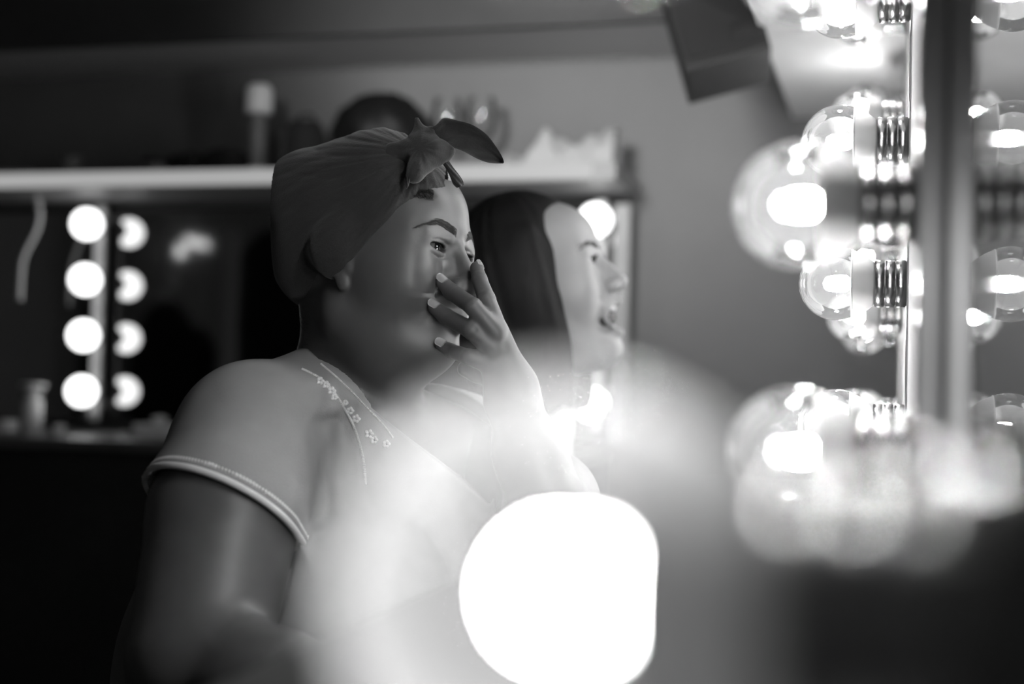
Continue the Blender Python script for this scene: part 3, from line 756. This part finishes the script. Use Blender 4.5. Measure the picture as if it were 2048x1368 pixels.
axs = [axis(-.62, .17, .0042, (-.245, .030), .00145), axis(1.10, 1.90, .0042, (1.425, 1.60), .00145), axis(.465, 1.18, .0042, (.975, 1.135), .00145)]
n1 = snet(skinw, None, None, 0, axes=axs); n1 = (smooth_mesh(n1[0], n1[1], 1, .35), n1[1])
wlink('body', *n1, M['skin'])
for s in (-1, 1):
    fe = snet(lambda p: feetw(p, s), TO+BL*s*.11-A(.1, .35, .01), TO+BL*s*.11+A(.55, .12, .12), .006); wlink('shoe', *fe, M['black'])
# eyes
for s in (-1, 1):
    e = H((EYE[0], s*EYE[1], EYE[2])); g = HR @ np.array([1, -.02, -.01])
    g = g*.97+np.array([.22, .0, .02]); g /= np.linalg.norm(g)
    eyeball('eye', tuple(e-np.array([TO[0], TO[1], 0])), g, woman, .0150*HS, .0074)
# eyebrows and lashes
for s in (-1, 1):
    segs = []
    for i in range(620):
        t = rng.random(); y = .010+.042*t; zc = .0485+.0075*math.sin(min(t/.62, 1)*1.57)-.012*max(t-.62, 0)/.38
        wd = .0048*(1-.75*max(t-.45, 0)/.55); zz = zc+rng.uniform(-1, 1)*wd; x = .100-.028*t*t
        q, n = snap(headw, H((x, s*y, zz)), .0002)
        dirn = HR @ np.array([-.35, s*1.0, .55*(1-t)-.28*np.sign(zz-zc)*.8-.25*t]); dirn -= n*(dirn @ n); dirn /= np.linalg.norm(dirn)
        L = .0055*rng.uniform(.7, 1.1); segs.append(([q, q+dirn*L*.5+n*.0006, q+dirn*L+n*.0004], .00015))
    segs = [([tuple(np.asarray(x)-np.array([TO[0], TO[1], 0])) for x in a], r) for a, r in segs]
    strands('eyebrow', segs, M['brow'], woman, 3)
    segs = []
    line = []
    for i in range(60):
        t = (i+.5)/60; yy = -.0150+.030*t; r_ = .0146*HS/HS
        sh_ = math.sqrt(max(1-(yy/.0160)**2, 0)); zz = .0044*sh_+.0012*yy/.0160
        base = np.array([EYE[0]+math.sqrt(max(.0166**2-yy*yy-zz*zz, 0)), s*(EYE[1]+yy), EYE[2]+zz])
        d1 = np.array([.9, s*(.15+.5*(yy/.0148)), -.12]); d2 = np.array([.5, s*(.15+.6*(yy/.0148)), .75]); L = .0085
        pts = [H(base), H(base+d1*L*.4), H(base+d1*L*.6+d2*L*.35)]
        segs.append(([tuple(np.asarray(x)-np.array([TO[0], TO[1], 0])) for x in pts], .00022)); line.append(pts[0])
    segs.append(([tuple(np.asarray(x)-np.array([TO[0], TO[1], 0])) for x in line], .0004)); segs.append(([tuple(np.asarray(x)-np.array([TO[0], TO[1], 0])) for x in line[::-1]], .0004))
    strands('eyelashes', segs, M['hair'], woman, 3)
# nails
def nail(tip, dip, normal, ln=.0130, wd=.0112):
    ax = np.asarray(tip)-np.asarray(dip); ax /= np.linalg.norm(ax); n = np.asarray(normal, float); n -= ax*(n @ ax); n /= np.linalg.norm(n); b = np.cross(ax, n)
    v = []; f = []
    for lay in (0, 1):
        for i in range(9):
            t = i/8
            for j in range(9):
                u_ = -1+j/4; w_ = wd*.5*(1-.10*t)*(math.sqrt(max(1-((t-.72)/.30)**2, .12)) if t > .72 else (math.sqrt(max(1-((.2-t)/.24)**2, .2)) if t < .2 else 1))
                an = u_*.95*w_/(wd*.5); rad = .0082
                p_ = np.asarray(tip)+ax*(-.0048+ln*t)+b*rad*.78*math.sin(an)+n*((rad-.0012)+rad*(math.cos(an)-1)+.0014-(.0010 if lay else 0)-.0018*t*t)
                v.append(p_)
    for lay in (0, 1):
        for i in range(8):
            for j in range(8):
                a = lay*81+i*9+j; q = (a, a+1, a+10, a+9); f.append(q if lay == 0 else q[::-1])
    def side(idx):
        for a, b_ in zip(idx[:-1], idx[1:]): f.append((a, b_, b_+81, a+81))
    side(list(range(9))); side([8+9*i for i in range(9)]); side(list(range(80, 71, -1))); side([72-9*i for i in range(9)])
    return wl('fingernail', v, f, M['nail'])
nail(FING['index'][0][0], FING['index'][0][1], (.75, -.6, .1))
nail(FING['middle'][0][0], FING['middle'][0][1], (.18, -.85, .50))
nail(FING['ring'][0][0], FING['ring'][0][1], (.15, -.85, .50))
nail(FING['pinky'][0][0], FING['pinky'][0][1], (.12, -.88, .42), .0115, .0098)

# ---- headscarf
KN = S(845, 300, 1.500)
def wrapw(p):
    d = ell(p, S(672, 425, 1.585), (.0715, .090, .075))
    d = su(d, ell(p, S(765, 372, 1.565), (.062, .078, .062)), .03)
    d = su(d, ell(p, S(606, 385, 1.600), (.038, .055, .034)), .04)
    d = su(d, ell(p, S(645, 540, 1.600), (.045, .060, .048)), .035)
    d = su(d, ell(p, S(655, 470, 1.590), (.062, .080, .070)), .03)
    hd = headw(p)-.0045                                     # hugs the head
    d = su(d, np.maximum(hd, ell(p, S(760, 400, 1.55), (.098, .12, .095))), .012)
    d = su(d, ell(p, H((-.002, -.070, .022)), (.030, .022, .034)), .015)
    # front hem: above and behind this plane only
    a = S(826, 368, 1.47); b = S(672, 590, 1.50); c = H((.080, 0, .088))
    n = np.cross(b-a, c-a); n /= np.linalg.norm(n)
    if n[0] < 0: n = -n
    h = (p-a.astype(f32)) @ n.astype(f32)
    d = si(d, h, .006)
    # lower hem under the hair at the nape
    e = S(680, 585, 1.50); n2_ = np.array([.55, 0, -.83]); d = si(d, (p-e.astype(f32)) @ n2_.astype(f32)-.012, .008)
    # folds radiating from the knot
    r = p-KN.astype(f32); ang = np.arctan2(r[:, 2], -r[:, 0]); dist = np.linalg.norm(r, axis=1)
    am = np.clip(dist/.05, 0, 1)*np.clip(1.35-dist/.19, .22, 1)
    rip = np.abs(np.sin(ang*11+1.6*np.sin(dist*28)+4*r[:, 1]))**.7+.55*np.abs(np.sin(ang*25+1.1*np.sin(dist*40+1)))+.3*np.abs(np.sin(ang*47+2*np.sin(dist*33)))
    d = d-.0016*am*(rip-.7)-.0012*nz(p, 55, 2)
    return d
hs = snet(wrapw, S(500, 700, 1.44), S(900, 200, 1.76), .0017)
hv = smooth_mesh(hs[0], hs[1], 1, .4)
scarf = wlink('headscarf', hv, hs[1], M['wrapcloth'])
def knotw(p):
    d = ell(p, S(864, 302, 1.490), (.0175, .017, .0135))
    d = su(d, rc(p, S(846, 290, 1.495), S(834, 240, 1.50), .009, .003), .010)
    d = su(d, rc(p, S(852, 285, 1.492), S(862, 258, 1.495), .008, .003), .008)
    d = su(d, rc(p, S(848, 300, 1.487), S(826, 352, 1.470), .010, .007), .012)
    d = su(d, rc(p, S(868, 315, 1.484), S(838, 338, 1.472), .008, .008), .014)
    d = su(d, rc(p, S(875, 300, 1.486), S(898, 304, 1.487), .009, .006), .010)
    d = su(d, rc(p, S(840, 300, 1.50), S(785, 308, 1.505), .013, .012), .02)
    r = p-S(842, 300, 1.49).astype(f32); a_ = np.arctan2(r[:, 2], r[:, 0]); l_ = np.linalg.norm(r, axis=1)
    return d-.0005*(np.abs(np.sin(a_*5+18*l_))-.5)*np.clip(l_/.015, 0, 1)-.0002*np.sin(a_*17+60*l_)*np.clip(l_/.02, 0, 1)
kn = snet(knotw, S(740, 400, 1.43), S(930, 220, 1.55), .0012); wlink('knot', kn[0], kn[1], M['wrapcloth'], scarf)
def leaf(name, top, bot, depth, cup, parent, n=10):
    """cloth tail between two outline curves (pixel lists), cupped in depth"""
    T = catmull([(*t, 0) for t in top], 6); Bt = catmull([(*t, 0) for t in bot], 6); k = min(len(T), len(Bt)); v = []; f = []
    for lay in (0, 1):
        for i in range(k):
            for j in range(n+1):
                s = j/n; x = T[i].x*(1-s)+Bt[i].x*s; y = T[i].y*(1-s)+Bt[i].y*s
                Y = depth[0]+(depth[1]-depth[0])*i/(k-1)+cup*math.sin(math.pi*s)+.0015*math.sin(s*14+i*.4)+(.0012 if lay else 0)
                v.append(P(x, y, Y))
    m = k*(n+1)
    for lay in (0, 1):
        for i in range(k-1):
            for j in range(n):
                a = lay*m+i*(n+1)+j; q = (a, a+n+1, a+n+2, a+1); f.append(q if lay == 0 else q[::-1])
    ring = [i*(n+1) for i in range(k)]+[(k-1)*(n+1)+j for j in range(1, n+1)]+[i*(n+1)+n for i in range(k-2, -1, -1)]+[j for j in range(n-1, 0, -1)]
    for a, b in zip(ring, ring[1:]+ring[:1]): f.append((a, b, b+m, a+m))
    return wl(name, v, f, M['wrapcloth'], parent)
leaf('bow_tail', [(850, 262), (872, 250), (888, 236), (915, 241), (945, 250), (972, 268), (992, 293), (1005, 315), (1008, 325)],
     [(868, 312), (888, 302), (906, 296), (925, 302), (940, 310), (958, 319), (975, 325), (992, 327), (1006, 327)], (1.490, 1.480), .012, scarf)
leaf('bow_tail', [(884, 306), (895, 318), (906, 334), (917, 348), (926, 362), (927, 370)], [(876, 314), (888, 332), (896, 345), (901, 356), (906, 368), (914, 376)], (1.49, 1.50), -.006, scarf)
leaf('bow_tail', [(836, 312), (831, 330), (826, 350), (818, 370), (814, 378)], [(826, 314), (816, 332), (812, 350), (812, 366), (812, 378)], (1.474, 1.462), -.003, scarf)
# curls escaping at the nape and hairline
segs = []
for i in range(60):
    t = rng.random(); q = S(604+8*math.sin(3*t)+rng.uniform(-3, 5), 598+100*t, 1.575+rng.uniform(-.02, .03)); q, n = snap(lambda p: su(headw(p), neckw(p), .028), q, .0003)
    a = rng.uniform(0, 6.3); pts = [q+n*.0012*k+np.array([.0022*math.sin(a+k*1.1), .002*math.cos(a+k*1.1), .0022*math.cos(a+k*1.4)]) for k in range(5)]
    segs.append(([tuple(x-np.array([TO[0], TO[1], 0])) for x in pts], .00018))
strands('nape_curls', segs, M['hair'], woman, 3)
segs = []
for i in range(240):
    q, n = snap(headw, S(835+75*rng.random(), 338+26*rng.random(), 1.46), .0003)
    a = rng.uniform(0, 6.3); pts = [q+n*.0008*k+np.array([.002*math.sin(a+k*1.1), .002*math.cos(a+k), .002*math.cos(a+k*1.4)]) for k in range(5)]
    segs.append(([tuple(x-np.array([TO[0], TO[1], 0])) for x in pts], .00018))
strands('hairline_curls', segs, M['hair'], woman, 3)

# ---- shirt
cax = np.array([-.33, -.50, -.80]); cax /= np.linalg.norm(cax)
ncol = np.cross(S(800, 868, 1.5)-S(604, 697, 1.5), np.array([0, 1., 0])); ncol /= np.linalg.norm(ncol)
if ncol[2] < 0: ncol = -ncol
ncA = S(604, 697, 1.5)
def shirtw(p):
    t_ = torsow(p)-.005
    hc = (p-cuffC.astype(f32)) @ cax.astype(f32)
    sl = chain(p, [sh_n, cuffC, cuffC+cax*.06], [.0745, .0825, .083], .01)
    sl = np.maximum(sl, hc)
    d = su(t_, sl, .035)
    d = su(d, chain(p, [sh_f, S(1010, 960, 1.64)], [.072, .068]), .03)
    # folds
    edge_ = np.clip(-hc/.02, 0, 1)
    d = d-.0016*edge_*nz(p, 26, 1)-.0012*nz(p, 48, 3)
    for (x0, y0, x1, y1, w_, am) in ((640, 850, 652, 1030, .011, .011), (678, 845, 700, 950, .010, .011), (600, 930, 630, 1070, .011, .009), (480, 785, 640, 765, .014, -.004), (610, 870, 500, 960, .016, -.004), (420, 850, 330, 930, .014, .004), (735, 880, 740, 1010, .009, .007)):
        a = S(x0, y0, 1.44); b = S(x1, y1, 1.42); ba = (b-a).astype(f32); pa = p-a.astype(f32); pa[:, 1] *= .25; bb = ba.copy(); bb[1] *= .25
        t = np.clip((pa @ bb)/(bb @ bb), 0, 1); dd = np.linalg.norm(pa-t[:, None]*bb, axis=1); d = d+am*np.exp(-(dd/w_)**2)
    gate_t = torsow(p)-.004
    d = si(d, -(np.maximum(np.maximum(armw(p)-.0035, -hc-.045), -gate_t)), .001)
    # far sleeve end
    # neckline
    pl = (p-ncA.astype(f32)) @ ncol.astype(f32)
    nk = rc(p, neck_a, S(800, 900, 1.60), .088, .12)
    d = si(d, -np.maximum(-pl, nk), .002)
    d = si(d, -(neckw(p)-.001), .002)
    return np.maximum(d, .50-p[:, 2])
st = snet(shirtw, (-.62, 1.12, .48), (.16, 1.92, 1.04), .0026)
sv = smooth_mesh(st[0], st[1], 1, .4)
shirt = wlink('shirt', sv, st[1], M['shirtcloth'])
lg = snet(legsw, TO-A(.45, .55, -.03), TO+A(.62, .35, .66), .007); wlink('trousers', lg[0], lg[1], M['trousers'])
# crochet edging on the cuff
e1 = np.cross(cax, [0, 1., 0]); e1 /= np.linalg.norm(e1); e2 = np.cross(cax, e1)
def rimpt(a, h, out):
    base = cuffC+cax*h; d_ = e1*math.cos(a)+e2*math.sin(a); r = .05
    for _ in range(39):
        if float(shirtw((base+d_*r)[None].astype(f32))[0]) < 0 and float(shirtw((base+d_*(r+.002))[None].astype(f32))[0]) >= 0: break
        r += .001
    else: r = .081
    return base+d_*(r+out)
parts = []
NR = 150
ring0 = [rimpt(2*math.pi*k/NR, -.0025, -.0005) for k in range(NR)]
ring1 = [rimpt(2*math.pi*k/NR, -.0105, .0004) for k in range(NR)]
parts.append(tube('c', ring0+ring0[:2], .0036, 8))
for k in range(NR):
    a, b = ring1[k], ring1[(k+1) % NR]; parts.append(tube('b', [a*.75+b*.25+cax*.0018, a*.25+b*.75-cax*.0018], .0019, 6))
v, f = merge(parts); wl('cuff_edging', v, f, M['thread'], shirt)
# embroidery along the neckline
parts = []
def stitchline(pix, step=.0042, r=.0016, beads=True):
    pts = catmull([(x, y, 0) for x, y in pix], 14); hits = []
    for q in pts:
        h, ok = raymarch(shirtw, q.x, q.y, 1.2, 1.9)
        if ok: hits.append(h)
    acc = 0
    out = []
    for a, b in zip(hits[:-1], hits[1:]):
        L = np.linalg.norm(b-a)
        if L > .02: continue
        m = max(1, int(L/step))
        for i in range(m):
            t0, t1 = i/m, (i+.62)/m; out.append(([a+(b-a)*t0, a+(b-a)*t1], r))
    return out
sg = stitchline([(604, 738), (640, 757), (668, 785), (690, 820), (706, 850), (718, 885), (727, 925), (731, 970)])
sg += stitchline([(642, 728), (668, 750), (700, 780), (730, 812), (765, 848), (786, 876)], .003, .0013)
for a, r in sg: parts.append(tube('s', [a[0], a[1]], [r, r], 6))
for (x, y, rr) in ((640, 762, 9), (652, 770, 9), (663, 782, 10), (668, 795, 8), (700, 822, 10), (712, 838, 11), (738, 868, 12), (748, 880, 10), (772, 888, 10), (690, 806, 7)):
    for k in range(5):
        a = k*1.2566; x0, y0 = x+rr*.25*math.cos(a), y+rr*.25*math.sin(a); x1, y1 = x+rr*.8*math.cos(a), y+rr*.8*math.sin(a)
        h0, o0 = raymarch(shirtw, x0, y0, 1.2, 1.9); h1, o1 = raymarch(shirtw, x1, y1, 1.2, 1.9)
        if o0 and o1 and np.linalg.norm(h1-h0) < .015: parts.append(tube('p', [h0, (h0+h1)/2, h1], [.0013, .0024, .0010], 6))
v, f = merge(parts); wl('embroidery', v, f, M['thread'], shirt)
# stool
t = empty('stool', (TO[0], TO[1], 0), 0, 'low dark stool under the person in the headscarf', 'stool')
link('seat', lathe('seat', [(.335, 0), (.335, .17), (.36, .18), (.385, .175), (.388, .15), (.388, 0)], 40), M['black'], t)
for k in range(4):
    a = k*math.pi/2+.6; v, f = tube('l', [(.10*math.cos(a), .10*math.sin(a), .34), (.17*math.cos(a), .17*math.sin(a), 0)], .014, 10); link('leg', mesh('leg', v, f), M['black'], t)

# ------------------------------------------------------------------ the second woman, beyond her
H2O = S(1082, 596, 2.07); H2R = frame(R(13), R(-13), R(0)); H2S = 1.03
H2 = lambda q: to_world(np.asarray(q)*H2S, H2O, H2R)
head2 = lambda p: head_sdf(to_local(p, H2O, H2R)/H2S, 0.1, 1.15, .6)*H2S
n2a, n2b = H2((-.02, 0, -.05)), H2((-.045, 0, -.17))
T2 = n2b+np.array([-.01, .0, 0.])
def body2(p):
    d = su(head2(p), rc(p, n2a, n2b, .047, .055), .025)
    sh1 = T2+np.array([-.02, -.16, -.075]); sh2 = T2+np.array([-.0, .16, -.075])
    return d
def low2b(p):
    sh1 = T2+np.array([-.02, -.16, -.075]); sh2 = T2+np.array([.0, .16, -.075])
    d = rc(p, n2b, T2+A(0, 0, -.06), .055, .07)
    d = su(d, rc(p, sh1, sh2, .048, .048), .05)
    for s, sh in ((-1, sh1), (1, sh2)):
        e = chain(p, [sh, sh+A(.0, s*.03, -.25), sh+A(.20, s*.02, -.27), sh+A(.27, s*.0, -.265)], [.045, .038, .028, .026], .03); d = su(d, e, .03)
        for k in range(4): d = su(d, rc(p, sh+A(.27, s*(.028-.019*k), -.265), sh+A(.36, s*(.03-.019*k), -.275), .009, .0075), .006)
        d = su(d, rc(p, sh+A(.25, -s*.02, -.262), sh+A(.31, -s*.055, -.272), .011, .008), .008)
    return d
def top2(p):
    sh1 = T2+np.array([-.02, -.16, -.075]); sh2 = T2+np.array([-.0, .16, -.075])
    d = su(rc(p, sh1, sh2, .055, .055), ell(p, T2+A(0, 0, -.22), (.105, .155, .19)), .06)
    d = su(d, ell(p, T2+A(-.01, 0, -.48), (.12, .17, .12)), .08)
    d = si(d, -rc(p, n2b, n2a, .075, .065), .004)
    return d
w2 = empty('person', (T2[0], T2[1], 0), 0, 'person with long straight dark hair, open-mouthed, sitting beyond the one in the headscarf', 'person')
D2 = np.array([T2[0], T2[1], 0])
def w2link(name, V, F, m, parent=None): return link(name, npmesh(name, V-D2, F), m, parent or w2)
hb = bounded(head2, H2O, .17)
def all2(p): return su(su(hb(p), rc(p, n2a, n2b, .047, .055), .025), low2b(p), .02)
ax2 = [axis(T2[0]-.17, T2[0]+.42, .006, (H2O[0]-.05, H2O[0]+.15), .0022), axis(T2[1]-.27, T2[1]+.27, .006, (H2O[1]-.09, H2O[1]+.09), .0022), axis(T2[2]-.42, H2O[2]+.17, .006, (H2O[2]-.11, H2O[2]+.10), .0022)]
w2link('body', *snet(all2, None, None, 0, axes=ax2), M['skin_pale'])
c_ = snet(top2, T2+A(-.2, -.25, -.64), T2+A(.2, .25, .05), .006); w2link('shirt', c_[0], c_[1], M['shirtcloth'])
def legs2(p):
    d = ell(p, T2*A(1, 1, 0)+A(0, 0, .48), (.14, .18, .10))
    for s in (-1, 1):
        a = T2*A(1, 1, 0); d = su(d, rc(p, a+A(0, s*.09, .49), a+A(.24, s*.1, .49), .075, .058), .04); d = su(d, rc(p, a+A(.24, s*.1, .49), a+A(.22, s*.1, .045), .052, .04), .03)
    return d
T20 = T2*A(1, 1, 0)
l2 = snet(legs2, T20+A(-.2, -.25, -.01), T20+A(.36, .25, .65), .009); w2link('trousers', l2[0], l2[1], M['trousers'])
for s in (-1, 1):
    eyeball('eye', tuple(H2((EYE[0], s*EYE[1], EYE[2]))-D2), H2R @ np.array([1, 0, 0]), w2, .0148, .0068)
    segs = []
    for i in range(160):
        t = rng.random(); y = .012+.040*t; zc = .0505+.006*math.sin(min(t/.6, 1)*1.57)-.008*max(t-.6, 0)/.4
        q, n = snap(head2, H2((.098-.026*t*t, s*y, zc+rng.uniform(-1, 1)*.0034)), .0003)
        dr = H2R @ np.array([-.3, s*1., .2-.5*t]); dr -= n*(dr @ n); dr /= np.linalg.norm(dr)
        segs.append(([tuple(x-D2) for x in (q, q+dr*.003+n*.0006, q+dr*.006)], .0003))
    strands('eyebrow', segs, M['hair'], w2, 3)
    segs = []
    for i in range(40):
        yy = -.015+.030*(i+.5)/40; zz = .0055*(1-(yy/.0160)**2); bx = EYE[0]+math.sqrt(max(.0166**2-yy*yy-zz*zz, 0)); b0 = np.array([bx, s*(EYE[1]+yy), EYE[2]+zz])
        segs.append(([tuple(H2(b0+np.array(o_))-D2) for o_ in ((0, 0, 0), (.004, s*.002, -.0004), (.007, s*.004, .003))], .0006))
    strands('eyelashes', segs, M['hair'], w2, 3)
# teeth and mouth
tv, tf = tube('t', catmull([H2((.084, .016, -.0365)), H2((.0955, .009, -.0365)), H2((.099, 0, -.0365)), H2((.0955, -.009, -.0365)), H2((.084, -.016, -.0365))], 5), .0030, 8)
link('teeth', mesh('teeth', [tuple(np.asarray(x)-D2) for x in tv], tf), M['cream'], w2)
def mouthin(p): return ell(to_local(p, H2O, H2R), (.078, 0, -.0495), (.0250, .030, .0140))
mi_ = snet(lambda p: np.maximum(mouthin(p), -1), H2O-A(.1, .1, .15)*1.2, H2O+A(.15, .1, .05), .004); w2link('mouth_lining', mi_[0], mi_[1], M['lipdark'])
def hair2(p):
    q = to_local(p, H2O, H2R)
    d = ell(q, (-.022, 0, .058), (.106, .090, .106))
    d = su(d, ell(q, (-.045, 0, -.03), (.082, .086, .13)), .05)
    d = su(d, ell(q, (-.050, 0, -.12), (.070, .088, .10)), .05)
    for s in (-1, 1): d = su(d, ell(q, (.012, s*.076, -.045), (.034, .016, .13)), .02)
    face = ell(q, (.085, 0, -.03), (.062, .095, .112))
    d = ss(d, np.maximum(face, -(q[:, 0]-.030-.10*np.clip(-.05-q[:, 2], 0, 1))), .01)
    d = si(d, -ell(q, (.055, 0, .035), (.058, .068, .070)), .01)
    d = np.maximum(d, -(q[:, 2]+.165)+.004*np.sin(q[:, 1]*140))
    a = np.arctan2(q[:, 1], q[:, 0]+.03); return d-.0006*np.sin(a*17+9*q[:, 2]+2*np.sin(a*7))
h_ = snet(hair2, H2O-A(.17, .14, .22), H2O+A(.14, .14, .19), .0026)
w2link('hair', h_[0], h_[1], M['long_hair'])
t = empty('stool', (T2[0], T2[1], 0), 0, 'low dark stool under the person with long dark hair', 'stool')
for ch in [o for o in bpy.data.objects if o.parent and o.parent.name == 'stool']:
    c = ch.copy(); COL.objects.link(c); c.parent = t
